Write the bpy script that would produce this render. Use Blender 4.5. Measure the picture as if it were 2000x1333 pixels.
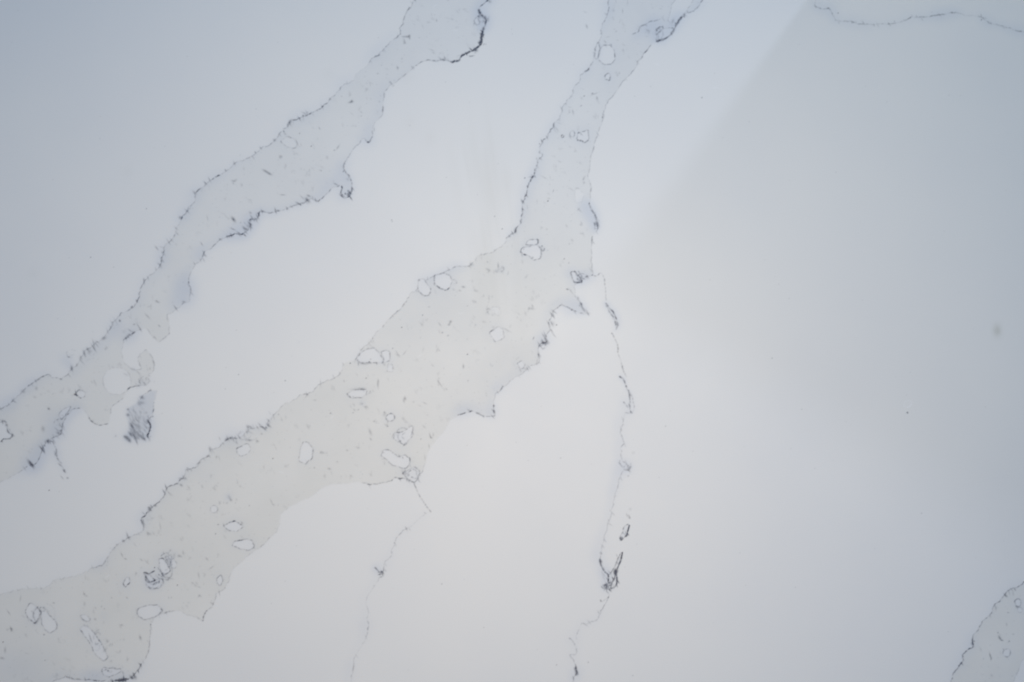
import bpy, math
import numpy as np

for o in list(bpy.data.objects):
    bpy.data.objects.remove(o)
S = bpy.context.scene
COL = S.collection
rng = np.random.default_rng(11)

# ------------------------------------------------------------------ camera
# one photograph unit = 1/2000 m on the slab, the frame shows 1.0 x 0.667 m
def wx(px): return (px - 1000.0) / 2000.0
def wy(py): return (666.5 - py) / 2000.0

cd = bpy.data.cameras.new('camera')
cam = bpy.data.objects.new('camera', cd); COL.objects.link(cam)
cd.lens = 30; cd.sensor_width = 36; cd.clip_start = 0.01; cd.clip_end = 100
cam.location = (0, 0, 30 / 36.0)
S.camera = cam

# ------------------------------------------------------------------ light
W = bpy.data.worlds.new('World'); S.world = W; W.use_nodes = True
bg = W.node_tree.nodes['Background']
bg.inputs[0].default_value = (0.39, 0.575, 1.0, 1); bg.inputs[1].default_value = 0.188
S.view_settings.view_transform = 'Standard'; S.view_settings.look = 'None'
S.view_settings.exposure = 0.02; S.view_settings.gamma = 1

def area(name, loc, target, size, power, colour):
    d = bpy.data.lights.new(name, 'AREA'); d.shape = 'DISK'; d.size = size
    d.energy = power; d.color = colour
    o = bpy.data.objects.new(name, d); COL.objects.link(o); o.location = loc
    import mathutils
    v = mathutils.Vector(target) - mathutils.Vector(loc)
    o.rotation_euler = v.to_track_quat('-Z', 'Y').to_euler()
    return o
area('falloff_light', (0.03, -0.03, 0.88), (0.03, -0.03, 0), 0.16, 4.97, (1.0, 0.755, 0.500))  # added overhead; its falloff stands in for lens vignetting
area('cool_fill', (0.10, 0.22, 1.5), (0.10, 0.22, 0), 0.40, 6.4, (0.05, 0.565, 1.0))  # cool fill added for colour balance, not a ceiling fixture
area('warm_fill', (-0.9, -0.6, 1.2), (0, -0.1, 0), 0.5, 2.4, (1.0, 0.75, 0.39))  # warm fill added for the lower left, like floor bounce
# cool side light added beyond the upper right corner; the unseen panel cuts it
ux, uy = 0.58, 0.815
area('side_fill', (0.306 + ux * 1.2, 0.343 + uy * 1.2, 1.45), (-0.1, 0.1, 0), 0.13, 3.1, (0.74, 0.80, 1.0))

# ------------------------------------------------------------------ pattern grid
# grid lines in photograph units: fine where the photograph looks, coarser beyond
def axis(lo, hi, a, b, fine, cmax):
    inner = np.linspace(a, b, int((b - a) / fine) + 1)
    out, p, s = [], b, fine
    while p < hi:
        s = min(s * 1.12, cmax); p += s; out.append(min(p, hi))
    right = np.array(out)
    out, p, s = [], a, fine
    while p > lo:
        s = min(s * 1.12, cmax); p -= s; out.append(max(p, lo))
    return np.concatenate([np.array(out)[::-1], inner, right])
XS = axis(-1600, 3600, -30, 2030, 1.55, 14)
YS = axis(-950, 2280, -30, 1363, 1.55, 14)
NX, NY = len(XS), len(YS)
DXS = np.gradient(XS); DYS = np.gradient(YS)
band = np.zeros((NY, NX), np.float32)      # grey vein body
ink = np.zeros((NY, NX), np.float32)       # dark mineral line
blue = np.zeros((NY, NX), np.float32)      # bluish bleed of the mineral
pale = np.zeros((NY, NX), np.float32)      # milky chips, and glints painted as pale colour

def fill(poly):
    """even-odd fill of a polygon on the non-uniform grid"""
    p = np.asarray(poly, float); q = np.roll(p, -1, 0)
    d = np.zeros((NY, NX + 1), np.int32)
    for (x0, y0), (x1, y1) in zip(p, q):
        if y0 == y1: continue
        if y0 > y1: x0, y0, x1, y1 = x1, y1, x0, y0
        r0, r1 = np.searchsorted(YS, y0), np.searchsorted(YS, y1)
        if r1 <= r0: continue
        rows = np.arange(r0, r1)
        xc = x0 + (YS[rows] - y0) / (y1 - y0) * (x1 - x0)
        np.add.at(d, (rows, np.searchsorted(XS, xc)), 1)
    return (np.cumsum(d[:, :NX], 1) % 2).astype(np.float32)

def blur(a, n):
    for _ in range(n):
        b = a.copy(); b[1:-1] = 0.25 * a[:-2] + 0.5 * a[1:-1] + 0.25 * a[2:]; a = b
        b = a.copy(); b[:, 1:-1] = 0.25 * a[:, :-2] + 0.5 * a[:, 1:-1] + 0.25 * a[:, 2:]; a = b
    return a

def splat(L, x, y, sx, amp, sy=None, ang=0.0):
    sy = sx if sy is None else sy
    R = 2.6 * max(sx, sy) + 1.5
    i0, i1 = np.searchsorted(XS, x - R), np.searchsorted(XS, x + R)
    j0, j1 = np.searchsorted(YS, y - R), np.searchsorted(YS, y + R)
    if i1 <= i0 or j1 <= j0: return
    dx = (XS[i0:i1] - x)[None, :]; dy = (YS[j0:j1] - y)[:, None]
    c, s = math.cos(ang), math.sin(ang)
    u = dx * c + dy * s; v = -dx * s + dy * c
    sp = 0.62 * max(DXS[min(i0, NX - 1)], DYS[min(j0, NY - 1)])
    sx = max(sx, sp); sy = max(sy, sp)
    g = amp * np.exp(-0.5 * ((u / sx) ** 2 + (v / sy) ** 2))
    w = L[j0:j1, i0:i1]
    w += g * (1 - w)

def noise1(n, period, seed_rng=rng):
    k = int(n / period) + 4
    v = seed_rng.uniform(-1, 1, k)
    t = np.arange(n) / period; i = t.astype(int); f = t - i; f = f * f * (3 - 2 * f)
    return v[i] * (1 - f) + v[i + 1] * f

def rough(pts, amp=1.5, step=1.2, closed=False):
    """resample a traced path and give it a torn, crystalline edge"""
    p = np.asarray(pts, float)
    if closed: p = np.vstack([p, p[:1]])
    seg = np.hypot(*np.diff(p, axis=0).T); L = np.concatenate([[0], np.cumsum(seg)])
    n = max(int(L[-1] / step), 4); s = np.linspace(0, L[-1], n)
    x = np.interp(s, L, p[:, 0]); y = np.interp(s, L, p[:, 1])
    k = 5
    if n > 3 * k:
        ker = np.ones(k) / k
        xs_ = np.convolve(np.pad(x, k // 2, mode='edge'), ker, 'valid')
        ys_ = np.convolve(np.pad(y, k // 2, mode='edge'), ker, 'valid')
        x, y = xs_, ys_
    tx, ty = np.gradient(x), np.gradient(y); l = np.hypot(tx, ty) + 1e-6
    nx_, ny_ = -ty / l, tx / l
    d = amp * (1.0 * noise1(n, 9) + 0.8 * noise1(n, 4) + 0.5 * noise1(n, 2) + 0.9 * noise1(n, 22))
    if closed:
        wdw = np.minimum(1, np.minimum(np.arange(n), np.arange(n)[::-1]) / 8.0); d = d * wdw
    return np.stack([x + nx_ * d, y + ny_ * d], 1)

GR = math.radians(58)      # the crystals lean this way all over the slab
def hatch(x, y, length, amp, w=0.9, ang=None):
    a = (GR + rng.normal(0, 0.22)) if ang is None else ang
    splat(ink, x, y, length * 0.42, amp, w, a)

def ink_on(path, s=0.3, w=0.85, clump=0.66, hat=0.06, hl=7, halo=0.0, side=0, spread=8):
    """dark mineral along a path (already roughened): broken, clumped, with slanted crystals"""
    n = len(path)
    m = 0.5 + 0.5 * noise1(n, 17) ; m2 = 0.5 + 0.5 * noise1(n, 6); m3 = np.clip(0.5 + 0.8 * noise1(n, 2.2), 0, 1.3)
    mod = (1 - clump) + clump * 3.0 * np.clip(m * 1.35 - 0.35, 0, 1) ** 1.2 * np.clip(m2 * 1.4 - 0.3, 0, 1)
    t = np.gradient(path, axis=0)
    for i, (x, y) in enumerate(path):
        if not (-1700 < x < 3700 and -1000 < y < 2400): continue
        a = s * mod[i] * (0.25 + 1.05 * m3[i])
        if a > 0.01:
            splat(ink, x, y, w * (0.75 + 0.55 * m2[i]), min(a, 0.97))
        if rng.random() < hat * (0.3 + mod[i]):
            ln = hl * rng.uniform(0.4, 1.3)
            hatch(x + rng.normal(0, 2), y + rng.normal(0, 2), ln, min(0.95, s * rng.uniform(0.5, 1.4)), rng.uniform(0.6, 1.1))
        if halo and i % 3 == 0:
            l = math.hypot(*t[i]) + 1e-6
            ox, oy = -t[i][1] / l * side * spread * 0.8, t[i][0] / l * side * spread * 0.8
            splat(blue, x + ox, y + oy, spread * (0.7 + 0.6 * m[i]), halo * mod[i] * 0.35)

def T(ox, oy, pts, f=4.9925):
    return [(ox + a / f, oy + b / f) for a, b in pts]

# ------------------------------------------------------------------ traced veins
A_up = [(1010,-700),(900,-300),(840,-60),(811,0),(802,12),(789,31),(785,46),(779,56),(783,66),(776,72),(766,80),(748,98),(729,114),(712,134),
 (698,144),(692,157),(672,166),(662,174),(654,185),(640,201),(624,214),(608,221),(592,226),(580,235),(568,235),(562,246),(550,258),(536,274),
 (526,282),(512,288),(500,298),(480,310),(460,320),(450,328),(436,338),(416,348),(398,363),(388,370),(380,378),(381,394),(368,410),(356,420),
 (352,434),(346,448),(340,460),(334,472),(321,482),(320,494),(315,510),(313,524),(296,536),(282,548),(275,566),(274,580),(266,594),(258,600),
 (250,608),(236,612),(228,622),(221,630),(214,644),(203,660),(192,668),(180,676),(164,686),(158,700),(152,712),(140,721),(132,732),(118,741),
 (108,740),(94,732),(80,738),(68,744),(46,765),(30,780),(14,792),(0,800),(-120,860),(-500,1060),(-1700,1500)]
A_lo = [(1250,-700),(1060,-250),(985,-60),(962,-5),(948,5),(937,14),(936,24),(944,33),(950,40),(949,48),(943,64),(940,80),(938,86),(928,98),
 (916,103),(902,109),(897,118),(882,121),(866,116),(854,120),(840,118),(824,121),(812,129),(804,136),(788,148),(774,162),(762,169),(752,180),
 (750,190),(749,210),(747,224),(734,236),(728,252),(727,268),(719,280),(710,271),(704,278),(692,290),(682,304),(670,322),(672,332),(682,344),
 (688,358),(687,374),(682,384),(675,386),(667,380),(666,374),(669,366),(664,361),(648,369),(638,380),(622,394),(608,388),(590,398),(576,400),
 (560,409),(544,412),(526,416),(514,414),(506,414),(502,428),(488,429),(491,440),(484,450),(470,458),(460,456),(446,462),(428,468),(416,482),
 (400,492),(392,508),(380,518),(374,530),(368,546),(373,566),(372,580),(368,590),(358,592),(344,604),(336,610),(325,614),(330,638),(333,652),
 (310,669),(298,656),(286,642),(276,644),(258,651),(242,664),(236,690),(243,711),(258,724),(276,722),(268,703),(272,694),(285,683),(297,697),
 (301,715),(297,728),(288,730),(292,744),(286,752),(270,753),(256,758),(248,764),(240,778),(228,787),(218,795),(216,806),(214,820),(211,828),
 (192,831),(180,826),(172,814),(166,802),(156,798),(142,800),(130,812),(122,828),(120,848),(104,854),(94,860),(86,870),(80,884),(74,900),
 (66,910),(52,912),(40,922),(20,930),(0,942),(-130,1000),(-520,1240),(-1700,1720)]
B_up = [(1260,-1000),(1205,-300),(1190,-60),(1189,0),(1188,24),(1180,42),(1174,60),(1175,70),(1168,82),(1160,98),(1161,114),(1152,128),
 (1148,140),(1136,148),(1130,162),(1120,172),(1118,184),(1108,198),(1102,202),(1098,218),(1092,233),(1084,240),(1075,258),(1062,276),
 (1054,286),(1053,296),(1058,304),(1049,312),(1046,328),(1043,340),(1036,352),(1030,364),(1027,380),(1020,394),(1019,408),(1020,422),
 (1017,436),(1010,444),(1004,454),(988,464),(987,474),(980,484),(966,490),(934,500),(920,518),(908,522),(886,521),(880,528),(866,532),
 (850,537),(832,546),(817,564),(800,576),(788,592),(782,602),(768,614),(756,626),(746,642),(734,650),(728,662),(714,678),(704,688),
 (692,704),(672,712),(668,726),(650,741),(634,746),(620,756),(612,764),(600,771),(584,770),(578,780),(558,788),(546,800),(534,810),
 (528,824),(520,836),(508,833),(488,836),(478,848),(466,856),(446,858),(426,874),(412,880),(406,892),(394,896),(388,908),(378,916),
 (362,918),(362,930),(356,936),(346,945),(324,956),(322,968),(314,978),(302,988),(292,996),(280,1010),(277,1018),(282,1030),(278,1039),
 (258,1046),(242,1058),(227,1068),(212,1086),(200,1104),(188,1107),(164,1118),(140,1127),(110,1132),(98,1140),(86,1148),(60,1152),
 (40,1154),(0,1162),(-140,1200),(-500,1340),(-1700,1800)]
B_lo = [(1900,-1000),(1520,-200),(1400,-40),(1372,0),(1364,14),(1354,24),(1342,27),(1330,36),(1318,54),(1310,68),(1298,77),(1282,82),
 (1272,88),(1260,102),(1246,120),(1243,130),(1228,148),(1214,162),(1200,182),(1188,196),(1184,206),(1179,222),(1176,240),(1168,258),
 (1164,272),(1158,294),(1153,314),(1152,328),(1148,340),(1153,358),(1153,380),(1151,398),(1157,414),(1165,424),(1169,444),(1164,453),
 (1156,462),(1156,486),(1155,506),(1158,538),(1146,542),(1128,550),(1122,556),(1123,568),(1124,580),(1132,588),(1140,602),(1150,615),
 (1128,610),(1110,602),(1096,596),(1082,606),(1076,620),(1072,632),(1074,646),(1066,654),(1068,668),(1056,670),(1050,682),(1052,698),
 (1054,709),(1034,716),(1026,726),(1018,732),(1004,738),(986,754),(968,770),(963,792),(967,813),(950,814),(934,808),(922,801),(910,806),
 (894,811),(880,822),(870,840),(850,862),(838,876),(833,890),(830,904),(827,920),(818,928),(812,940),(808,943),(792,935),(772,933),
 (766,940),(736,946),(720,948),(706,943),(696,940),(680,944),(664,944),(640,950),(626,956),(610,968),(586,980),(562,992),(548,1006),
 (545,1024),(540,1040),(530,1048),(512,1066),(496,1076),(476,1092),(460,1106),(448,1122),(447,1135),(438,1150),(422,1160),(418,1176),
 (412,1186),(400,1198),(397,1214),(384,1206),(364,1200),(352,1191),(320,1198),(304,1204),(294,1220),(293,1258),(290,1276),(276,1298),
 (266,1314),(258,1324),(240,1329),(220,1331),(170,1328),(148,1327),(128,1322),(108,1328),(80,1345),(-60,1440),(-500,1700),(-900,2400)]
C_up = [(3700,500),(2400,980),(2100,1095),(2000,1138),(1986,1147),(1966,1156),(1962,1164),(1950,1176),(1940,1186),(1937,1198),(1932,1206),
 (1920,1213),(1910,1234),(1901,1240),(1900,1254),(1902,1264),(1888,1270),(1880,1278),(1882,1286),(1874,1302),(1866,1310),(1860,1318),
 (1856,1333),(1830,1400),(1700,1720),(1500,2400)]
C_lo = [(3700,900),(2400,1160),(2060,1250),(1998,1288),(1990,1300),(1986,1318),(1980,1333),(1950,1420),(1850,1800),(1750,2400)]

holes = []   # (polygon, ink strength, how much of the band it clears)
def hole(ox, oy, pts, s=0.35, clear=0.9, f=4.9925): holes.append((T(ox, oy, pts, f), s, clear))
def oval(cx, cy, rx, ry, s=0.35, clear=0.9, n=14):
    a = np.linspace(0, 2 * math.pi, n, endpoint=False)
    holes.append(([(cx + rx * math.cos(t), cy + ry * math.sin(t)) for t in a], s, clear))
hole(900,440,[(580,260),(600,220),(680,205),(740,195),(790,250),(775,320),(710,345),(660,300),(610,285)],0.55,1)
hole(900,440,[(630,190),(660,145),(750,140),(750,185),(690,195)],0.5,1)
hole(900,440,[(790,200),(825,240),(795,255)],0.5)
hole(1080,0,[(450,500),(490,440),(560,440),(600,490),(600,590),(560,630),(490,630),(445,580)],0.42,1)
hole(1080,0,[(505,740),(540,715),(565,740),(550,790),(510,780)],0.5)
hole(1080,0,[(440,410),(410,470),(405,560),(430,585),(440,540),(460,470)],0.35)
hole(1080,0,[(1190,5),(1150,60),(1120,200),(1160,260),(1215,235),(1250,170),(1340,60),(1370,0),(1290,-80)],0.15,0.75)
hole(1080,0,[(1010,340),(1060,290),(1170,270),(1190,300),(1130,360),(1020,400)],0.3,0.7)
hole(900,220,[(1140,200),(1240,170),(1250,240),(1250,270),(1205,300),(1180,275),(1135,270)],0.38,1)
hole(900,220,[(1110,760),(1150,740),(1200,800),(1180,880),(1120,880)],0.1,0.9)
oval(1098,266.5,3.5,3.5,0.5); oval(1118,262,4.5,6,0.5,0.3)
hole(600,480,[(1085,330),(1140,325),(1170,370),(1210,430),(1180,480),(1140,488),(1090,450),(1080,400)],0.6,1)
hole(600,480,[(1240,290),(1330,270),(1390,290),(1415,350),(1385,410),(1350,435),(1300,425),(1235,370)],0.4,1)
hole(600,480,[(1800,600),(1870,600),(1890,670),(1860,685),(1810,650)],0.1,0.9)
hole(600,480,[(1775,850),(1860,785),(1910,810),(1920,900),(1830,940)],0.3,1)
hole(600,480,[(470,1110),(520,1045),(580,1005),(650,995),(700,1035),(745,1130),(740,1150),(660,1140),(510,1145)],0.45,1)
hole(600,480,[(720,1035),(780,1018),(808,1040),(800,1120),(750,1145),(740,1090)],0.4,1)
hole(600,480,[(790,1150),(830,1160),(830,1230),(780,1230)],0.2)
hole(600,480,[(1420,330),(1460,345),(1460,375),(1425,375)],0.15,0.6)
oval(763,815.5,8,8,0.55)
hole(680,700,[(440,780),(460,730),(530,720),(560,700),(625,660),(630,740),(605,790),(550,850),(490,820)],0.28,1)
hole(680,700,[(320,950),(340,900),(390,890),(490,960),(560,945),(605,975),(600,1040),(560,1080),(520,1070),(420,1040)],0.4,1)
hole(680,700,[(530,1120),(600,1090),(640,1060),(700,1110),(690,1170),(640,1215),(600,1190)],0.35,0.8)
hole(680,700,[(1648,50),(1690,30),(1730,65),(1710,110),(1670,105)],0.35)
hole(400,700,[(960,815),(1010,820),(1055,890),(1045,970),(985,1035),(920,1005),(930,900)],0.38,1)
hole(400,700,[(310,880),(420,830),(450,880),(410,940),(350,955),(310,920)],0.3)
hole(400,700,[(1385,350),(1450,310),(1580,300),(1580,350),(1530,390),(1420,390)],0.3)
hole(250,930,[(930,485),(1040,440),(1130,495),(1060,540),(980,530)],0.38,1)
hole(250,930,[(1015,680),(1040,640),(1160,612),(1210,630),(1235,690),(1180,725),(1090,705)],0.5,1)
hole(250,930,[(865,1000),(905,965),(928,1010),(900,1075),(868,1050)],0.42)
oval(418,995,7.5,7,0.3)
hole(250,930,[(300,810),(340,800),(380,850),(420,930),(340,975),(310,930)],0.5,1)
hole(250,930,[(360,790),(420,780),(470,850),(460,900),(430,905)],0.3,0.8)
hole(250,930,[(170,980),(210,1040),(260,1020),(330,1000),(345,1050),(300,1095),(230,1105),(180,1070)],0.45,1)
hole(250,930,[(150,940),(200,950),(240,990),(270,1020),(210,1040)],0.45,0.8)
hole(0,1066,[(245,640),(290,560),(350,590),(400,640),(370,720),(340,760),(260,700)],0.55,1)
hole(0,1066,[(400,640),(450,640),(520,720),(560,760),(550,810),(490,855),(440,820),(400,760)],0.42,1)
hole(0,1066,[(1200,370),(1225,310),(1265,305),(1270,360),(1225,415)],0.4)
hole(0,1066,[(1335,650),(1350,610),(1450,575),(1540,580),(1590,640),(1500,700),(1410,725),(1350,695)],0.35,1)
hole(0,1066,[(780,680),(840,680),(885,720),(850,745),(800,715)],0.25)
hole(0,1066,[(775,815),(830,770),(900,830),(1000,980),(1050,1090),(1010,1125),(940,1070),(870,940)],0.4,1)
hole(0,1066,[(990,1220),(1010,1190),(1100,1200),(1180,1200),(1180,1230),(1060,1285),(1010,1260)],0.4,1)
hole(1700,1066,[(1405,540),(1440,515),(1470,540),(1460,595),(1420,600)],0.45)
oval(1992,1192,5,5.5,0.15); oval(1966.5,1275.5,7,9,0.4)
hole(0,700,[(0,605),(50,610),(90,700),(125,750),(90,785),(30,790),(15,815),(-60,810),(-60,600)],0.4,1)
oval(228,745,28,26.5,0.1,1,24)
hole(0,700,[(570,560),(600,510),(690,470),(650,540),(600,605)],0.35)
hole(0,700,[(740,350),(770,310),(830,330),(830,380),(790,390)],0.3)
hole(900,440,[(1070,460),(1110,450),(1160,500),(1190,560),(1110,560),(1080,510)],0.5,0.8)
hole(900,440,[(1140,490),(1200,470),(1240,510),(1210,530)],0.35,0.8)
hole(500,130,[(240,730),(300,680),(370,700),(405,770),(380,800),(300,790)],0.18,0.5)
hole(680,0,[(1225,200),(1270,150),(1290,220),(1270,250),(1240,240)],0.35,0.7)

# bands ----------------------------------------------------------------
def cut(path, lo, hi):  # part of a path between two y or arc positions
    return path[int(len(path) * lo):int(len(path) * hi)]
rA1, rA2 = rough(A_up, 1.3), rough(A_lo, 0.9)
rB1, rB2 = rough(B_up, 1.3), rough(B_lo, 0.9)
rC1, rC2 = rough(C_up, 1.2), rough(C_lo, 1.0)
def between(a, b): return np.vstack([a, b[::-1]])
m = np.maximum(fill(between(rA1, rA2)), np.maximum(fill(between(rB1, rB2)), fill(between(rC1, rC2))))
inside = m.copy()
soft = blur(m, 2)
hole_paths = []
for poly, s, cl in holes:
    rp = rough(poly, 0.75, closed=True); hole_paths.append((rp, s))
    soft *= 1 - cl * blur(fill(rp), 1)
band += soft

# the leaf-shaped dark patch and the other closed patches of mineral
leaf = rough([(306,764),(296,763),(278,774),(270,788),(250,800),(248,812),(250,828),(256,840),(242,854),(253,864),(258,852),(267,866),
              (270,855),(282,860),(288,852),(295,834),(288,820),(300,804),(302,788)], 1.0, closed=True)
lm = blur(fill(leaf), 2)
band = np.maximum(band, lm * 0.8); blue = np.maximum(blue, lm * 0.62)

# ink along the edges ----------------------------------------------------
def near(path, pts_from, pts_to):
    i = np.argmin(np.hypot(*(path - np.array(pts_from)).T)); j = np.argmin(np.hypot(*(path - np.array(pts_to)).T))
    return path[min(i, j):max(i, j) + 1]
def edge(path, a, b, **k): ink_on(near(path, a, b), **k)
# band A upper edge
edge(rA1, (1010,-700), (811,0), s=0.25)
edge(rA1, (811,0), (789,31), s=0.22, clump=0.3)
edge(rA1, (789,31), (776,72), s=0.42, clump=0.5)
edge(rA1, (776,72), (660,176), s=0.18, hat=0.05, halo=0.12, side=1)
edge(rA1, (660,176), (592,226), s=0.30, hat=0.06, halo=0.12)
edge(rA1, (592,226), (500,298), s=0.50, hat=0.08, halo=0.2)
edge(rA1, (500,298), (380,378), s=0.46, hat=0.09, halo=0.25)
edge(rA1, (380,378), (313,524), s=0.32, hat=0.13, hl=9, halo=0.25)
edge(rA1, (313,524), (228,622), s=0.42, hat=0.08, halo=0.22)
edge(rA1, (228,622), (132,732), s=0.40, hat=0.17, hl=11, halo=0.5, side=-1, spread=10)
edge(rA1, (132,732), (68,744), s=0.45, hat=0.05, halo=0.2)
edge(rA1, (68,744), (0,800), s=0.25, hat=0.10, hl=9, halo=0.35)
edge(rA1, (0,800), (-1700,1500), s=0.3)
# band A lower edge
edge(rA2, (1250,-700), (962,-5), s=0.4)
edge(rA2, (962,-5), (937,14), s=0.55, halo=0.3)
edge(rA2, (936,20), (950,44), s=0.60, w=1.3, clump=0.5, halo=0.5)
edge(rA2, (950,44), (943,64), s=0.75, w=1.3, clump=0.3, halo=0.5)
edge(rA2, (944,62), (938,88), s=1.7, w=1.25, clump=0.3, hat=0.2, hl=6)
edge(rA2, (938,88), (902,109), s=1.8, w=1.2, clump=0.35, hat=0.15, hl=6)
edge(rA2, (902,109), (880,121), s=0.95, w=1.2, clump=0.4, hat=0.05)
edge(rA2, (880,121), (840,118), s=0.72, w=1.1, clump=0.6, halo=0.25)
edge(rA2, (840,118), (812,129), s=0.32, clump=0.1, hat=0)
edge(rA2, (812,129), (762,169), s=0.28, clump=0.7, halo=0.12)
edge(rA2, (762,169), (727,268), s=0.24, clump=0.7, halo=0.15, side=1)
edge(rA2, (727,268), (670,322), s=0.36, clump=0.6, hat=0.05, halo=0.2)
edge(rA2, (670,322), (688,358), s=0.42, clump=0.3, halo=0.5, side=1)
edge(rA2, (688,358), (668,364), s=0.85, clump=0.4, halo=0.3)
edge(rA2, (664,361), (622,394), s=0.34, clump=0.2, hat=0, halo=0.3, side=1)
edge(rA2, (622,394), (576,400), s=0.50, hat=0.4, hl=8, halo=0.6)
edge(rA2, (576,400), (506,414), s=0.55, hat=0.14, hl=7, halo=0.5)
edge(rA2, (506,414), (446,462), s=0.62, hat=0.20, hl=8, halo=0.6)
edge(rA2, (446,462), (416,482), s=0.50, hat=0.1, halo=0.35)
edge(rA2, (416,482), (368,546), s=0.32, hat=0.10, halo=0.3, side=1)
edge(rA2, (368,546), (336,610), s=0.26, hat=0.09, halo=0.5, side=1, spread=11)
edge(rA2, (336,610), (286,642), s=0.16, hat=0.02)
edge(rA2, (276,644), (240,664), s=0.40, hat=0.25, hl=6, halo=0.35)
edge(rA2, (240,664), (258,724), s=0.12, hat=0.03)
edge(rA2, (258,724), (248,764), s=0.26, hat=0.03)
edge(rA2, (240,778), (214,808), s=0.38, clump=0.5)
edge(rA2, (211,828), (166,802), s=0.34, clump=0.4, hat=0)
edge(rA2, (156,798), (122,828), s=0.30, halo=0.5)
edge(rA2, (122,828), (94,860), s=0.40, hat=0.25, hl=9, halo=0.7, side=1, spread=10)
edge(rA2, (94,860), (60,912), s=0.50, hat=0.35, hl=9, halo=0.8, spread=9)
edge(rA2, (52,912), (0,942), s=0.16, halo=0.2)
edge(rA2, (0,942), (-1700,1720), s=0.3)
# band B upper edge
edge(rB1, (1260,-1000), (1189,0), s=0.3)
edge(rB1, (1189,0), (1174,66), s=0.26, clump=0.4, halo=0.2)
edge(rB1, (1174,66), (1152,128), s=0.22, clump=0.4)
edge(rB1, (1152,128), (1092,233), s=0.28, clump=0.5, hat=0.06, halo=0.15)
edge(rB1, (1092,233), (1043,340), s=0.45, hat=0.10, halo=0.3)
edge(rB1, (1043,340), (988,464), s=0.55, hat=0.12, hl=6, clump=0.5, halo=0.3)
edge(rB1, (988,464), (908,522), s=0.22, hat=0.05)
edge(rB1, (908,522), (832,546), s=0.22, clump=0.4, halo=0.3)
edge(rB1, (817,564), (728,662), s=0.19, clump=0.6, hat=0.03)
edge(rB1, (728,662), (692,704), s=0.15, clump=0.5)
edge(rB1, (672,712), (534,810), s=0.22, clump=0.6, hat=0.05)
edge(rB1, (534,810), (406,892), s=0.30, hat=0.28, hl=9, halo=0.25)
edge(rB1, (406,892), (356,936), s=0.40, hat=0.14, hl=7, halo=0.25)
edge(rB1, (356,936), (277,1018), s=0.60, hat=0.06, clump=0.5, halo=0.25)
edge(rB1, (277,1018), (242,1058), s=0.40, hat=0.12, halo=0.3)
edge(rB1, (242,1058), (188,1107), s=0.30, hat=0.10, halo=0.25)
edge(rB1, (188,1107), (0,1162), s=0.16, hat=0.06, halo=0.12)
edge(rB1, (0,1162), (-1700,1800), s=0.25)
# band B lower edge
edge(rB2, (1900,-1000), (1372,0), s=0.4)
edge(rB2, (1372,0), (1330,36), s=0.50, w=1.1, clump=0.5, halo=0.35)
edge(rB2, (1330,36), (1282,82), s=0.55, w=1.2, clump=0.5, halo=0.6, side=1)
edge(rB2, (1272,88), (1184,206), s=0.28, clump=0.5, hat=0.02)
edge(rB2, (1184,206), (1164,272), s=0.26, clump=0.5, hat=0.03)
edge(rB2, (1164,272), (1151,398), s=0.22, clump=0.4, hat=0.01)
edge(rB2, (1151,398), (1164,453), s=0.38, hat=0.12, halo=0.6, side=1)
edge(rB2, (1156,462), (1158,538), s=0.26, clump=0.5)
edge(rB2, (1158,538), (1122,556), s=0.40, hat=0.2, halo=0.4)
edge(rB2, (1122,556), (1150,615), s=0.24, hat=0.2, hl=8, halo=0.3, side=1)
edge(rB2, (1150,615), (1082,606), s=0.28, hat=0.06, hl=8, halo=0.3, side=1)
edge(rB2, (1082,606), (1050,682), s=0.50, hat=0.28, hl=9, halo=0.4, side=1)
edge(rB2, (1050,682), (1026,726), s=0.46, hat=0.18, halo=0.3)
edge(rB2, (1026,726), (963,792), s=0.22, hat=0.05, halo=0.25, side=1)
edge(rB2, (963,792), (894,811), s=0.42, clump=0.6, halo=0.4, side=1)
edge(rB2, (894,811), (827,920), s=0.04, clump=0.5, hat=0)
edge(rB2, (827,920), (766,940), s=0.36, clump=0.5)
edge(rB2, (766,940), (706,943), s=0.30, clump=0.4, hat=0.01)
edge(rB2, (706,943), (545,1024), s=0.04, clump=0.6, hat=0.005)
edge(rB2, (545,1024), (448,1122), s=0.09, clump=0.5, hat=0.02)
edge(rB2, (448,1122), (384,1206), s=0.32, clump=0.6, hat=0.04)
edge(rB2, (384,1206), (294,1220), s=0.20, clump=0.6)
edge(rB2, (294,1220), (276,1298), s=0.18, clump=0.4)
edge(rB2, (276,1298), (258,1324), s=0.75, hat=0.3, hl=7, halo=0.3)
edge(rB2, (258,1324), (220,1331), s=0.95, w=1.3, hat=0.3, hl=7, halo=0.4)
edge(rB2, (220,1331), (80,1345), s=0.45, hat=0.1, halo=0.6, side=1)
edge(rB2, (80,1345), (-900,2400), s=0.3)
# band C
edge(rC1, (3700,500), (2000,1138), s=0.3)
edge(rC1, (2000,1138), (1856,1333), s=0.52, clump=0.45, hat=0.06, halo=0.12)
edge(rC1, (1856,1333), (1500,2400), s=0.4)
edge(rC2, (2060,1250), (1980,1333), s=0.15)

for p, s in hole_paths: ink_on(p, s=s * 0.85, w=0.85, clump=0.45, hat=0.02, hl=5, halo=s * 0.25)

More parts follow.
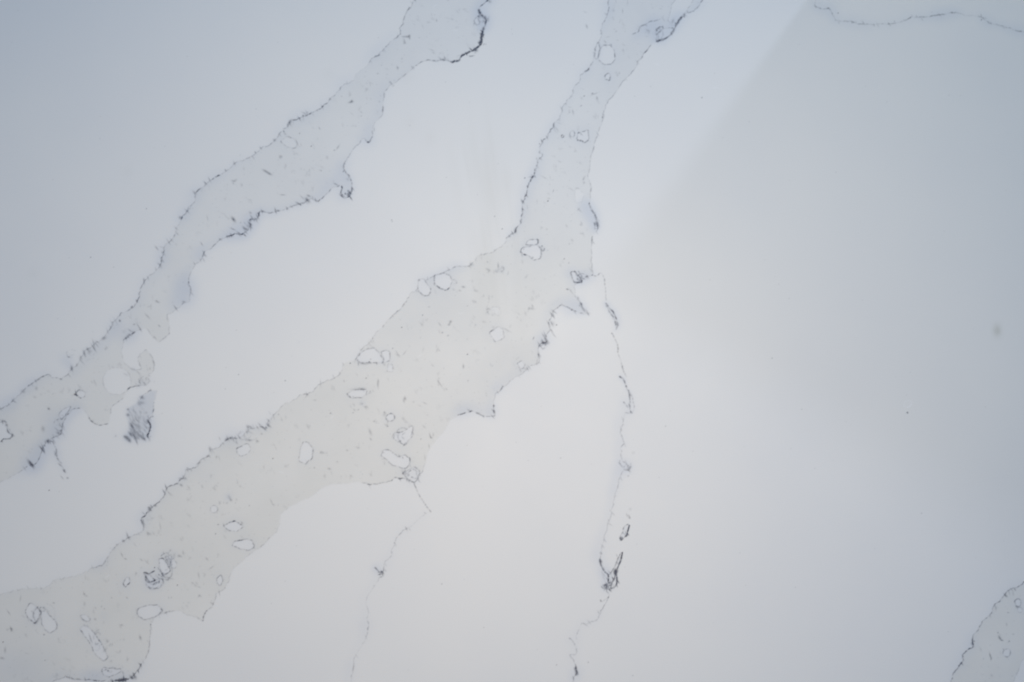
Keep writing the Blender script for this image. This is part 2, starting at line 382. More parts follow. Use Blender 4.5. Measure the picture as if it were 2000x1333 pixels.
# thin veins ---------------------------------------------------------------
def vein(pts, amp=1.0, **k): ink_on(rough(pts, amp), **k)
vein([(1593,0),(1592,13)], 0.5, s=0.15, halo=0.2)
vein([(1570,-400),(1600,-100),(1598,-8)], s=0.2)
vein([(1592,13),(1604,18),(1620,16),(1626,29),(1633,41)], 0.6, s=0.30, clump=0.4, halo=0.25)
vein([(1633,41),(1661,41),(1679,47),(1710,48),(1736,47),(1758,45),(1780,35)], 0.8, s=0.26, clump=0.5, halo=0.15)
vein([(1780,35),(1809,32),(1835,31),(1861,25),(1886,31),(1912,33)], 1.0, s=0.27, clump=0.7, hat=0.06, halo=0.25)
vein([(1912,33),(1934,44),(1956,52),(1978,57),(2000,64),(2120,110),(2600,180),(3600,260)], 1.0, s=0.30, clump=0.5, hat=0.08, halo=0.35)
# long vein right of the middle
vein([(1158,538),(1164,541),(1174,533),(1180,544),(1182,564),(1184,588)], 0.5, s=0.20, clump=0.3, hat=0)
vein([(1182,592),(1190,600),(1198,610),(1203,622),(1207,634),(1203,645)], 0.5, s=0.5, w=0.85, clump=0.5, halo=0.6, spread=5)
vein([(1184,596),(1190,609),(1199,618),(1202,634),(1203,642)], 0.6, s=0.38, w=0.8, clump=0.5)
vein([(1194,650),(1202,664),(1206,676),(1207,690),(1213,706),(1218,726),(1224,737)], 0.5, s=0.25, clump=0.25, hat=0)
vein([(1210,735),(1220,746),(1222,756),(1229,768),(1230,784),(1229,798),(1232,807)], 0.6, s=0.52, w=0.85, clump=0.5, halo=0.3, spread=4)
vein([(1211,737),(1218,740),(1221,750)], 0.6, s=0.6, clump=0.4, halo=0.7, spread=4)
vein([(1227,762),(1235,776),(1239,796),(1234,808),(1220,806)], 0.5, s=0.26, clump=0.3, halo=0.2, spread=5)
vein([(1218,786),(1228,797)], 0.5, s=0.25, halo=0.3)
vein([(1220,808),(1215,830),(1212,846),(1218,860),(1220,866)], 0.7, s=0.20, clump=0.3, halo=0.15, side=1)
vein([(1220,866),(1212,876),(1216,882),(1211,888),(1217,902)], 0.8, s=0.26, clump=0.4, hat=0.15, halo=0.3, side=1)
vein([(1217,902),(1226,907),(1231,914),(1229,920),(1220,918),(1207,904)], 0.7, s=0.28, clump=0.3, hat=0.2, halo=0.3)
vein([(1216,920),(1208,936),(1206,952),(1202,966),(1198,984)], 0.9, s=0.26, clump=0.6, hat=0.12, halo=0.35, side=1)
vein([(1198,984),(1194,994),(1194,1008),(1186,1022),(1184,1036),(1180,1052),(1177,1066),(1173,1082),(1172,1096)], 1.0, s=0.28, clump=0.6, hat=0.10, halo=0.3, side=1)
vein([(1172,1096),(1174,1104),(1180,1116),(1188,1124),(1187,1136),(1184,1154)], 0.6, s=0.50, clump=0.5, halo=0.3)
vein([(1171,1094),(1173,1100)], 0.5, s=0.9, w=1.6)
vein([(1176,1112),(1178,1130),(1184,1142)], 0.8, s=0.25, halo=0.4)
vein([(1216,1079),(1213,1094),(1208,1106),(1203,1118)], 0.4, s=1.7, w=0.95, clump=0.1, hat=0.03)
vein([(1203,1114),(1202,1120)], 0.4, s=1.4, w=2.0, clump=0.1)
vein([(1203,1118),(1200,1130),(1195,1140),(1192,1148)], 0.7, s=1.1, w=1.2, clump=0.45)
vein([(1203,1118),(1205,1130),(1204,1142)], 0.4, s=1.0, w=1.2, clump=0.2)
vein([(1204,1142),(1200,1148),(1192,1149)], 0.4, s=0.4, clump=0.1)
vein([(1213,1079),(1206,1092),(1200,1108),(1190,1123)], 0.4, s=0.38, clump=0.2)
vp = blur(fill([(1215,1079),(1206,1093),(1199,1109),(1190,1124),(1188,1140),(1186,1150),(1193,1146),(1199,1128),(1206,1106),(1213,1092)]), 1)
blue[:] = np.maximum(blue, vp * 0.28); band[:] = np.maximum(band, vp * 0.5)
for k in range(16): hatch(1182 + rng.uniform(0, 12), 1136 + rng.uniform(0, 18), 4, rng.uniform(0.3, 0.8), 0.9, rng.uniform(0, 3.14))
vein([(1184,1154),(1190,1162),(1186,1174),(1178,1188),(1172,1194)], 0.5, s=0.32, clump=0.3)
vein([(1189,1166),(1174,1177),(1172,1172)], 0.4, s=0.40, clump=0.3)
vein([(1172,1192),(1174,1199),(1168,1208),(1152,1217),(1138,1218)], 1.1, s=0.36, clump=0.6, hat=0.12, halo=0.25)
vein([(1138,1218),(1130,1230),(1126,1240),(1127,1250)], 0.9, s=0.22, hat=0.08, halo=0.15)
vein([(1112,1246),(1120,1256),(1126,1266),(1126,1278),(1112,1280),(1118,1288),(1126,1304)], 0.8, s=0.22, clump=0.4, halo=0.1)
vein([(1124,1305),(1128,1318)], 0.5, s=0.7, w=1.4, clump=0.2, hat=0.2)
vein([(1128,1316),(1120,1324),(1118,1333),(1100,1420),(1060,1700),(1100,2200)], 1.0, s=0.36, halo=0.35)
dp = [(1229,1026),(1226,1038),(1224,1046),(1212,1056),(1211,1048),(1216,1040),(1218,1030),(1227,1024)]
vein(dp[:3], 0.4, s=1.7, w=0.95, clump=0.1, hat=0.03)
vein(dp[2:5], 0.5, s=0.85, w=1.0, clump=0.2)
vein(dp[4:], 0.5, s=0.6, clump=0.4)
vein([(1216,1040),(1222,1046)], 0.4, s=0.5)
blue[:] = np.maximum(blue, blur(fill(dp), 1) * 0.3)
vein([(1227,1006),(1231,1013),(1228,1012)], 0.4, s=0.35, w=1.2, clump=0.2)
splat(ink, 1237, 885, 2, 0.16); splat(ink, 1227, 930, 1.2, 0.35); splat(ink, 1231, 995, 2, 0.18)
# lower middle vein
vein([(808,943),(816,962),(824,976),(834,990),(843,1001)], 0.4, s=0.30, clump=0.15, hat=0)
vein([(834,1003),(822,1012),(804,1028),(788,1036),(774,1050),(771,1064),(764,1076)], 0.9, s=0.34, clump=0.7, hat=0.07, halo=0.12)
vein([(764,1076),(765,1086),(751,1098),(749,1116)], 0.7, s=0.22, clump=0.5, hat=0.03, halo=0.15)
for k in range(9): hatch(745 + rng.normal(0, 2.5), 1120 + rng.normal(0, 3.5), 5, rng.uniform(0.4, 0.95), 0.9, rng.choice([GR, GR - 1.3]))
vein([(733,1108),(745,1120)], 0.7, s=0.3, halo=0.5, spread=5)
vein([(744,1122),(738,1134),(724,1154),(717,1164),(714,1180),(721,1194),(718,1206),(720,1220),(718,1240),(712,1252),(698,1274),(692,1288),(691,1302),(686,1332),(664,1420),(600,1700),(560,2200)], 0.9, s=0.16, clump=0.5, hat=0.03, halo=0.12, side=1)
# hanging branch and details on the left
vein([(94,860),(104,862),(109,876),(110,894),(120,908),(126,920)], 0.9, s=0.42, clump=0.6, hat=0.16, halo=0.45, spread=6)
hatch(125.5, 920.5, 7, 0.85, 1.2); hatch(121, 933, 8, 0.4); hatch(132, 934, 4, 0.55, 1.3, 0.3)
hatch(61, 907, 12, 0.95, 1.7, 0.75); hatch(59, 904, 13, 0.6, 1.4, 0.85); hatch(94, 862, 7, 0.7, 2.2, 0.3)
hatch(114, 846, 7, 0.6, 1.7, 0.3); hatch(84, 838, 9, 0.4, 2.4, 1.4); hatch(95, 799, 4, 0.7, 1.3, 0.6)
vein([(0,826),(8,822),(13,834),(18,846),(25,851)], 0.7, s=0.5, clump=0.4); vein([(25,851),(20,857),(6,858),(3,863)], 0.7, s=0.5, clump=0.4)
vein([(146,770),(152,774),(158,778)], 0.4, s=0.75, clump=0.2)
# leaf patch ink
vein([(288,820),(295,834),(291,846),(288,852)], 0.7, s=1.15, w=1.2, clump=0.2, hat=0.1, halo=0.6)
vein([(302,786),(299,800),(296,812),(288,820)], 1.2, s=0.42, hat=0.15, hl=6)
vein([(282,824),(287,828),(289,822)], 0.8, s=0.4, halo=0.9, spread=6)
vein([(306,764),(303,780)], 0.5, s=0.12); vein([(296,763),(278,774),(270,788)], 0.8, s=0.2)
for (x, y, l, a, w, g) in [(277,777,9,.8,2.4,.3),(276,787,12,.6,2.6,.1),(272,790,8,.5,2,.8),(250,800,5,.8,1.8,.2),(250,811,7,.9,2.4,.3),
    (257,832,13,.85,1.8,GR),(260,834,10,.7,1.5,GR),(262,844,14,.6,1.6,GR),(249,857,12,.98,3.0,.7),(253,861,8,.95,2.2,GR),(246,854,8,.85,2.2,.3),
    (255,848,10,.5,1.6,GR),(264,856,16,.75,1.7,GR+.15),(267,864,9,.7,1.1,GR+.2),(279,856,12,.85,2.0,.75),(282,858,6,.9,1.4,GR),(272,851,12,.5,2.2,.6),
    (260,848,14,.55,2.6,.9),(288,853,5,.7,1.5,0),(243,853,4,.6,1.2,1.2),(266,809,14,.3,1.6,.8),(260,802,10,.25,1.4,.6),(294,853,2,.5,1,0),
    (226,852,4,.35,1.6,.5),(293,745,2,.3,1.4,0),(282,749,9,.65,1.5,.8),(271,754,6,.5,1.4,.6),(246,732,10,.3,1.4,.5),(262,722,6,.5,1.3,.7)]:
    splat(ink, x, y, l * 0.36, a * 0.72, w * 0.85, g)
    splat(blue, x, y, 5, a * 0.35)
for k in range(110):
    hatch(rng.triangular(248, 264, 294), rng.triangular(790, 850, 860), rng.uniform(4, 10), rng.uniform(0.08, 0.3), rng.uniform(0.8, 1.6))
for (x, y, r, a) in [(256,848,9,.55),(276,786,8,.45),(286,826,7,.4),(268,846,12,.35),(128,704,9,.35),(136,714,7,.4),(446,971,6,.5),(708,788,5,.35),
                     (486,438,10,.35),(470,446,14,.3),(640,360,16,.3),(662,345,14,.28),(430,905,20,.05),(1272,58,12,.4),(1280,45,12,.35),(942,52,8,.5),
                     (720,250,9,.25),(202,1205,7,.2),(1110,612,8,.2),(1136,604,7,.45),(1112,534,9,.3),(1164,442,6,.4),(62,1318,30,.3),(12,1300,25,.3),
                     (20,790,12,.2),(100,820,16,.35),(64,890,18,.3),(350,575,14,.3),(262,630,10,.2),(372,385,14,.14),(400,928,16,.12),(440,840,20,.10)]:
    splat(blue, x, y, r, a)
# single marks traced inside the bands
for (x, y, l, a, w, g) in [(456,429,10,.95,2.3,.9),(522,337,15,.5,1.8,.45),(518,334,9,.45,1.6,.5),(526,340,8,.6,1.4,.5),(685,200,8,.65,1.6,-.2),(687,198,4,.75,2,0),
    (660,288,9,.4,1.6,-1.0),(653,294,3,.4,1.3,0),(639,308,6,.25,2.2,1.2),(624,251,5,.4,1.2,1.0),(552,381,9,.45,1.2,.1),(558,324,6,.25,1.6,1.4),
    (489,416,5,.5,1.6,.6),(394,477,7,.5,1.1,.95),(306,485,9,.5,1.4,.9),(316,483,9,.25,1,.2),(367,409,10,.4,1.5,-1.2),(380,377,8,.55,1.8,.8),(352,426,6,.6,2.2,.7),
    (879,631,7,.5,1.7,-.9),(880,628,4,.5,1.3,.4),(877,635,4,.5,1.3,.2),(859,634,8,.4,1,.9),(864,650,3,.6,1.3,0),(875,656,3,.45,1.3,0),(905,716,7,.55,1.5,1.5),
    (860,751,13,.4,1,1.0),(856,746,6,.3,1,1.3),(914,744,2.4,.4,1.2,0),(913,692.5,2.2,.9,1.1,0.4),(767,681,1.8,.6,1,0),(738,751,12,.45,1.5,1.5),(739,745,6,.4,1.3,1.5),
    (790,690,9,.28,1.3,-.9),(845,714,6,.25,1.3,.8),(723,844,11,.45,2.1,1.2),(724,858,5,.45,1.3,.9),(696,761,18,.35,1.5,0),(706,760,10,.45,1.7,-.2),(702,777,10,.5,1,.1),
    (714,795,7,.4,1.2,.3),(706,789,6,.3,2.2,0),(708,710,12,.45,2.2,.1),(716,711,9,.3,1.4,0),(645.5,807.5,3,.6,1.3,0),(544,810,3,.35,1.4,.5),(615,782,5,.3,1.3,.2),
    (643,916,6,.45,1.6,.3),(614,914,3,.4,1.3,.3),(678,880,4,.4,1.2,.4),(751,806,4,.5,1.4,1),(751,810,6,.3,3,1),(757,833,3,.6,1.2,0),(820,793,6,.2,1,.5),(830,788,7,.35,1.2,.5),
    (840,851,8,.5,1.2,1.3),(842,855,5,.6,1.4,.6),(846,850,6,.35,1.2,1.5),(838,872,7,.4,1,1.4),(822,858,3,.4,1.3,0),(790,868,7,.45,1.2,-1),(805,845,13,.5,1,-1.3),
    (768,850,8,.4,1.2,-1.1),(830,895,10,.3,1,1.4),(788,923,9,.35,2.5,.9),(794,925,9,.3,2,.6),(801,910,5,.3,1.2,1.1),
    (448,972,8,.35,2,1.0),(451,977,5,.5,1.8,.7),(443,983,4,.3,1.5,0),(530,980,9,.35,1.1,1.1),(534,986,5,.35,1,.5),(487,988,2.5,.35,1.3,0),(421,1043,2.4,.6,1.2,.3),
    (426,1025,3,.6,1.1,0),(395,951,6,.3,1.4,1.1),(404,1092,6,.4,1.6,.8),(413,1109,10,.3,1.4,-.6),(388,1124,9,.35,1.4,1.4),(376,1139,5,.35,1.2,.5),(389,1147,5,.3,1.2,.4),
    (313,1028,12,.3,1,1.4),(300,1043,6,.25,1.2,.9),(346.5,1143.3,1.6,.8,.9,0),(302,1109,1.8,.95,1.1,0),(276,1094,6,.4,1.2,.7),(286,1098,10,.25,1.2,.8),
    (238,1084,8,.5,1,1.1),(245,1092,5,.5,1.2,.4),(248,1168,4,.4,1.2,.8),(274,1246,8,.6,1.8,1.3),(218,1168,3,.3,1.3,0),(186,1210,4,.4,1.7,.8),(165,1180,7,.3,2,1.5),
    (105,1178,4,.45,1.3,.3),(78,1194,3,.9,1.3,1.3),(73,1187,2.5,.8,1.2,.5),(86,1240,3,.65,1.3,.2),(17,1197,9,.45,1.0,.95),(22,1232,4,.35,1.2,-1),(10,1270,9,.45,1.7,1.6),
    (6,1254.5,2,.95,1.1,0),(4,1286,8,.45,2,.2),(88,1290,2,.5,1,0),(152,1327,8,.6,1.5,.1),(134,1324,8,.4,1.4,.5),(176,1245,11,.5,1.2,1.2),(178,1252,9,.4,1,1.1),
    (205,1270,9,.35,2.2,-.9),(209,1286,8,.4,1.4,-.9),(72,1214,12,.4,2.2,-.9),(78,1205,9,.3,1.6,1.5),(240,1314,6,.4,1.5,1),(263,1322,9,.9,2.4,1.0),(258,1325,6,.9,2,.2),
    (239,1328,6,.8,2,1),(1953,1247,7,.75,1.7,.95),(1957,1251,5,.7,1.2,.3),(1934,1281,9,.75,1.2,1.3),(1936,1287,5,.6,1,1.7),(1971,1253,3,.6,1.4,.4),(1949,1236,2,.5,1.2,0),
    (1921,1287,2.6,.25,1.5,0),(1966,1220,6,.3,1.3,1.3),(1979,1239,4,.3,1.2,.2),(1969,1197,4,.4,1,.2),(1937,1320,5,.25,2,1),(1988,1186,6,.6,1.5,-.5),
    (1146,52,7,.45,1.6,1.2),(1161,184,12,.35,1,-.4),(1157,183,4,.65,1.2,-.2),(1141,188,2.6,.65,1.2,0),(1166,192,5,.5,1.6,1.2),(1135,207,4,.4,1.3,-.5),(1216,22,7,.35,1.2,1.5),
    (1198,21,5,.25,2,1),(1088,253,7,.3,1,.9),(1070,393,2.2,.98,1.3,.2),(1072,388,5,.3,1.2,.2),(1132,411,8,.35,1.2,.8),(1130,409,6,.3,1.2,-.9),(1025,348,2,.85,1,0),(1036,346,6,.35,1.6,0),
    (1058,445,5,.25,1.6,.6),(1068,448,4,.25,1.5,.4),(1093,316,6,.25,1.1,.4),(1063,347,11,.25,1,.5),(1116,370,9,.22,1.1,.6),(1127,368,6,.3,1,0),(1102,506,2.4,.7,1.1,0),(1111,514,3,.35,1.2,.4),
    (1054.5,483.5,2,.85,1.2,.3),(981,447.5,1.6,.7,.9,0),(966,423,1.6,.5,.9,0),(953,527,8,.4,1.8,.5),(955,530,5,.35,1.3,-1),(973,520,10,.5,1.6,1.5),(952,512,3,.4,1,.4),(919,517,6,.5,1.8,1.4),
    (905,561,6,.55,1.7,.2),(898,568,5,.35,1.6,.2),(886,566,5,.25,1.6,.5),(838,600,4,.3,1.2,0),(825.4,616,1.6,.7,.9,0),(784.5,640,1.6,.8,.9,0),(945,579,3,.25,1.3,1),(955,583,7,.3,1.3,1.4),
    (955,604,6,.35,1.8,.4),(945,629,6,.25,1.8,.2),(990,645,14,.3,1.5,.5),(913,598,2.5,.3,1,0),(1042,661,5,.6,.9,-1.2),(979.5,664,1.8,.3,1,0),(1087,635,1.8,.85,1,0),
    (1109,566,2,.8,1,0),(1115,569,12,.35,1,.9),(1129,583,6,.5,1.8,1.3),(1077,646,9,.6,1.3,GR),(1082,655,10,.4,1.1,.85),(1080,632,9,.3,3,.8),(1068,671,7,.6,2.4,.1),(1052,695,9,.6,1.6,1.4),
    (1138,602,13,.4,1.4,.7),(1140,606,9,.55,1.5,.9),(1149,612,7,.3,1.3,.4),(1172,101,7,.2,1,1.4),(1182,82,6,.35,1.3,.9),(1143,24,6,.2,1,.4),
    (1314,42,9,.4,2.2,1.9),(1330,36,7,.7,1.5,1.9),(1299,76,9,.7,1.4,-.6),(1283,80,7,.6,1.3,1),(1286,72,9,.35,1.2,1.5),(1290,62,6,.35,1.3,-.9),
    (938,83,8,.98,2.6,1.7),(929,98,7,.98,3.0,.4),(934,92,6,.95,1.6,-.8),(903,108,6,.9,1.8,-.9),(922,110,7,.7,1.1,-.2),(918,110,4,.6,1,.3),(928,104,3,.3,1,0),(945,87,4,.45,.9,-.9),(949,87,2.5,.35,.9,-.9),
    (947,34,5,.75,2.6,.5),(937,30,9,.5,1.4,1.2),(935,40,11,.5,1.2,1.2),(956,3,7,.5,2.4,.5),(926,46,7,.35,1.2,1.8),(795,72,8,.6,1.6,0),(799,71,5,.7,1.9,-.9),(788,72,6,.45,1,.1),(800,75,4,.6,1,1.4),
    (883,38,5,.25,1.5,.6),(837,44,6,.2,2,0),(785,115,3,.25,1.6,0),(738,144,4,.3,1.5,.2),(819,74,3,.2,1.2,0),(745,128,3,.2,1,0),(748,210,4,.4,1.3,1.2),(741,199,3,.3,1.2,1),
    (536,274,5,.6,2,.6),(566,239,9,.65,2.2,-1),(562,246,6,.45,1.5,1.4),(592,226,3,.8,1.3,.2),(580,279,10,.5,1,1.2),(575,290,7,.4,1,-.3),(557,262,5,.35,1.6,.8),(588,283,6,.2,1,1),
    (603,383,7,.6,1.6,.5),(598,390,8,.5,1.2,.8),(590,386,9,.4,1.1,.8),(679,351,6,.3,1.6,.6),
    (477,446,8,.7,1.8,.8),(481,448,7,.75,1.6,.3),(484,442,8,.4,2.5,1.0),(455,448,9,.6,1.1,.4),(467,456,8,.75,1.2,.6),(513,413,7,.75,1.4,.3),(543,412,5,.75,1.4,.4),(502,428,5,.4,1.5,1),(583,398,9,.8,1.3,.5),(590,397,7,.5,1.3,-.3),
    (234,627,4,.9,1.6,1.0),(258,600,4,.85,1.8,.4),(311,637,5,.5,.9,.7),(183,680,13,.75,1.2,GR),(172,682,6,.5,1.2,GR),(164,689,9,.5,1.8,1.3),(203,661,8,.6,2.6,-.5),(158,699,7,.45,1.5,1.1),(140,720,8,.6,2.0,1.8),
    (220,630,3,.5,1.4,0),(188,673,11,.4,1.4,.9),(254,646,8,.45,1.2,.6),(249,658,10,.5,2.2,-.9),(246,661,3,.85,1,0),(262,634,4,.5,1.4,0),(270,637,10,.45,1,GR),(274,643,5,.4,1,1),(343,602,10,.65,1,.95),(359,590,6,.55,1.8,.2),
    (288,618,12,.4,1.5,.8),(303,660,7,.35,1,.9),(300,708,8,.45,1.3,1.2),(270,728,9,.35,1,.8),(45,765,7,.5,2.6,.2),(71,759,6,.4,2.2,1.3),(29,785,6,.45,1,.6),(68,776,6,.25,1.8,.3),(74,742,8,.5,1.6,-.4),(119,741,4,.65,1.4,.3),
    (410,878,8,.6,1.8,1.2),(406,891,6,.4,1.3,0),(442,859,5,.75,2,0),(450,856,5,.8,1.8,-.6),(429,857,6,.35,1,1.1),(488,834,10,.6,1.8,.4),(484,835,6,.5,1.4,.8),(508,831,9,.5,1.4,.9),(520,836,4,.6,1.6,.4),(524,824,9,.45,1.4,-1.1),
    (467,854,11,.45,1.1,.9),(462,865,6,.4,1.2,.8),(503,862,5,.5,1.5,.5),(511,848,4,.4,1.5,.5),(292,995,9,.75,2.6,1.9),(291,992,5,.6,1.6,.4),(303,988,5,.75,1.7,.3),(279,1022,10,.6,1.2,GR),(346,945,4,.7,1.4,.2),(330,963,7,.4,1,.8),
    (249,1046,10,.6,1.3,1.2),(241,1057,5,.65,2,.9),(388,905,8,.55,1.8,-.7),(353,935,7,.5,1.8,0)]:
    splat(ink, x, y, l * 0.42, a * 0.9, w * 0.85, g)
# scattered crystal flecks inside the bands
ii = np.argwhere(band[(YS > -20).argmax():(YS > 1350).argmax()] > 0.8)
pick = ii[rng.integers(0, len(ii), 620)]; y0i = (YS > -20).argmax()
for j, i in pick:
    x, y = XS[i] + rng.normal(0, 1), YS[j + y0i] + rng.normal(0, 1)
    a = rng.uniform(0.03, 0.17) if rng.random() < 0.9 else rng.uniform(0.2, 0.38)
    for q in range(rng.integers(1, 4)):
        splat(ink, x + rng.normal(0, 2.5), y + rng.normal(0, 2.5), rng.uniform(1.0, 3.6), a, rng.uniform(0.8, 1.6), GR + rng.normal(0, 0.5))
# pin-prick pits over the whole surface
for x, y, a in [(96,958,.9),(1772,806,1.1),(1773,807,.8),(1508,700,.5),(1800,1003,.4),(1177,1012,.0),(557,744,.6),(466,732,.5),(1637,26,.7),(1917,39,.8),(177,503,.6),
                (765,430,.5),(766,433,.4),(1371,191,.7),(863,1141,.5),(1035,1302,.0),(1087,1299,.5),(1236,1320,.4),(1149,1294,.5),(608,286,.8),(585,261,.6),(684,710,.95),(721,707,.9),
                (715,739,.7),(533,896,.8),(723,765,.5),(724,702,.5),(1566,800,.3),(945,1226,.35),(1095,895,.4),(1300,833,.4),(286,408,.5),(222,522,.3),(1107,565,.8),(440,760,.3)]:
    splat(ink, x, y, 1.0, a * 0.85)
for k in range(230):
    splat(ink, rng.uniform(-300, 2300), rng.uniform(-200, 1500), rng.uniform(0.6, 1.0), rng.uniform(0.04, 0.2))
# stain, ring and tiny pale marks (chips, glints put into the colour), faint round water marks, long wipe marks
splat(blue, 1948, 646, 7, 0.0)
stain = np.zeros_like(ink); splat(stain, 1947.5, 646, 5.6, 0.95, 8.5); splat(stain, 1949, 648, 3.2, 0.6)
for x, y in [(65,535),(800,240),(840,270),(795,150),(250,335),(640,145)]: splat(stain, x, y, 8, 0.10, 9)
for k in range(34):
    x = 955 + rng.normal(0, 28); y = rng.uniform(280, 660); x += (y - 450) * 0.13
    splat(stain, x, y, rng.uniform(25, 75), rng.uniform(0.05, 0.14), rng.uniform(1.2, 9), math.radians(82) + rng.normal(0, 0.04))
for k in range(11):
    t = k / 11 * 2 * math.pi; splat(pale, 1772.5 + 7.5 * math.cos(t) + 1.5 * math.sin(t), 789.5 + 6 * math.sin(t) - 3 * math.cos(t), 1.0, 0.4 + 0.55 * (math.sin(t + 0.3) > 0.6))
for x, y in [(606,829),(649,815),(740,829),(849,12),(890,60),(210,1126),(550,923),(1284,126),(1397,172),(900,612),(820,695)]:
    splat(pale, x, y, 3.2, 0.30, 0.9, rng.uniform(-1, 0.4))

# tangled pale pockets at the lower left, and rims that wander round other pockets
def tangle(cx, cy, rx, ry, n, s):
    for k in range(n):
        a0, a1 = rng.uniform(0, 6.28), rng.uniform(1.0, 2.6); r = rng.uniform(0.35, 1.05)
        t = np.linspace(a0, a0 + a1, 7)
        ox, oy = rng.normal(0, rx * 0.22), rng.normal(0, ry * 0.22)
        vein([(cx + ox + rx * r * math.cos(q) + rng.normal(0, 0.8), cy + oy + ry * r * math.sin(q) + rng.normal(0, 0.8)) for q in t], 0.6,
             s=s * rng.uniform(0.4, 1.2), clump=0.6, hat=0.06, hl=5, halo=s * 0.5, spread=4)
tangle(300, 1132, 16, 17, 8, 0.40); tangle(325, 1103, 14, 22, 9, 0.42); tangle(333, 1085, 9, 14, 4, 0.25)
tangle(805, 922, 15, 14, 6, 0.35); tangle(1130, 540, 13, 10, 7, 0.40); tangle(83, 1200, 22, 24, 5, 0.25); tangle(190, 1250, 10, 20, 4, 0.3)
tangle(703, 765, 20, 8, 4, 0.12); tangle(790, 852, 18, 16, 4, 0.22); tangle(485, 850, 22, 14, 6, 0.18); tangle(1165, 440, 4, 10, 7, 0.4)
tangle(1226, 910, 7, 8, 5, 0.25); tangle(1060, 665, 9, 16, 5, 0.35); tangle(1290, 66, 10, 12, 6, 0.35); tangle(677, 376, 7, 8, 4, 0.6)
tangle(1182, 1150, 7, 8, 5, 0.6); tangle(946, 38, 9, 9, 4, 0.4); tangle(280, 745, 14, 10, 4, 0.25); tangle(118, 830, 10, 14, 5, 0.28)
tangle(210, 1312, 14, 7, 3, 0.3); tangle(142, 690, 12, 10, 4, 0.2); tangle(975, 525, 14, 8, 4, 0.25); tangle(962, 608, 10, 9, 3, 0.18)
ink_on(rough([(1236,69),(1248,63),(1249,54),(1262,48),(1270,42),(1280,40),(1290,38)], 0.8), s=0.38, clump=0.4, hat=0.06, halo=0.4, side=1)
# fine freckles through the bands
pick = ii[rng.integers(0, len(ii), 900)]
for j, i in pick:
    splat(ink, XS[i], YS[j + y0i], rng.uniform(0.7, 1.2), rng.uniform(0.03, 0.13))

# ------------------------------------------------------------------ slab mesh
def link(name, me):
    o = bpy.data.objects.new(name, me); COL.objects.link(o); return o
ink = np.clip(ink, 0, 1); ink = ink * (0.80 + 0.20 * ink ** 2)   # faint marks fainter, solid black kept
gx, gy = np.meshgrid(wx(XS), wy(YS))
top = np.stack([gx, gy, np.zeros_like(gx)], -1).reshape(-1, 3)
idx = np.arange(NX * NY).reshape(NY, NX)
quads = np.stack([idx[1:, :-1], idx[1:, 1:], idx[:-1, 1:], idx[:-1, :-1]], -1).reshape(-1, 4)
# rim: chamfer, side, underside
rim = np.concatenate([idx[0, :-1], idx[:-1, -1], idx[-1, :0:-1], idx[:0:-1, 0]])
c = top[rim]; ctr = np.sign(c[:, :2]) * ((np.abs(c[:, :2]) >= np.abs(top[:, :2]).max(0) - 1e-3) | False)
out = np.zeros_like(c)
out[:, 0] = np.where(np.isclose(c[:, 0], gx.max()), 1, np.where(np.isclose(c[:, 0], gx.min()), -1, 0))
out[:, 1] = np.where(np.isclose(c[:, 1], gy.max()), 1, np.where(np.isclose(c[:, 1], gy.min()), -1, 0))
rings = [c + out * 0.002 + [0, 0, -0.002], c + out * 0.002 + [0, 0, -0.028], c + [0, 0, -0.030]]
verts = np.vstack([top] + rings); n0 = NX * NY; nr = len(rim)
ringidx = [rim] + [n0 + k * nr + np.arange(nr) for k in range(3)]
side = []
for a, b in zip(ringidx[:-1], ringidx[1:]):
    side.append(np.stack([a, np.roll(a, -1), np.roll(b, -1), b], -1))
quads = np.vstack([quads] + side)
nq = len(quads)
me = bpy.data.meshes.new('stone_slab')
me.vertices.add(len(verts)); me.vertices.foreach_set('co', verts.astype(np.float32).ravel())
me.loops.add(nq * 4 + nr); me.polygons.add(nq + 1)
me.loops.foreach_set('vertex_index', np.concatenate([quads.ravel(), ringidx[3]]).astype(np.int32))
me.polygons.foreach_set('loop_start', np.append(np.arange(nq) * 4, nq * 4).astype(np.int32))
me.update(calc_edges=True)
def attr(name, arr):
    a = me.attributes.new(name, 'FLOAT', 'POINT'); v = np.zeros(len(verts), np.float32)
    v[:n0] = arr.ravel(); v[n0:] = np.tile(arr.ravel()[rim], 3); a.data.foreach_set('value', v)
attr('vein', band); attr('mineral', ink); attr('bleed', np.clip(blue, 0, 1)); attr('chip_glint', np.clip(pale, 0, 1)); attr('stain', stain)

# ------------------------------------------------------------------ materials
def material(name):
    m = bpy.data.materials.new(name); m.use_nodes = True
    return m, m.node_tree.nodes, m.node_tree.links, m.node_tree.nodes['Principled BSDF']
m, N, Lk, P = material('veined_white_stone')
def node(t, **k):
    n = N.new(t)
    for a, b in k.items(): setattr(n, a, b)
    return n
def at(name): return node('ShaderNodeAttribute', attribute_name=name).outputs['Fac']
def mul(a, k, clamp=False):
    n = node('ShaderNodeMath', operation='MULTIPLY', use_clamp=clamp); Lk.new(a, n.inputs[0])
    if hasattr(k, 'links'): Lk.new(k, n.inputs[1])
    else: n.inputs[1].default_value = k
    return n.outputs[0]
def mix(a, b, f):
    n = node('ShaderNodeMix', data_type='RGBA')
    for s_, v in ((6, a), (7, b)):
        if isinstance(v, tuple): n.inputs[s_].default_value = v
        else: Lk.new(v, n.inputs[s_])
    Lk.new(f, n.inputs[0]); return n.outputs[2]
tc = node('ShaderNodeTexCoord').outputs['Object']
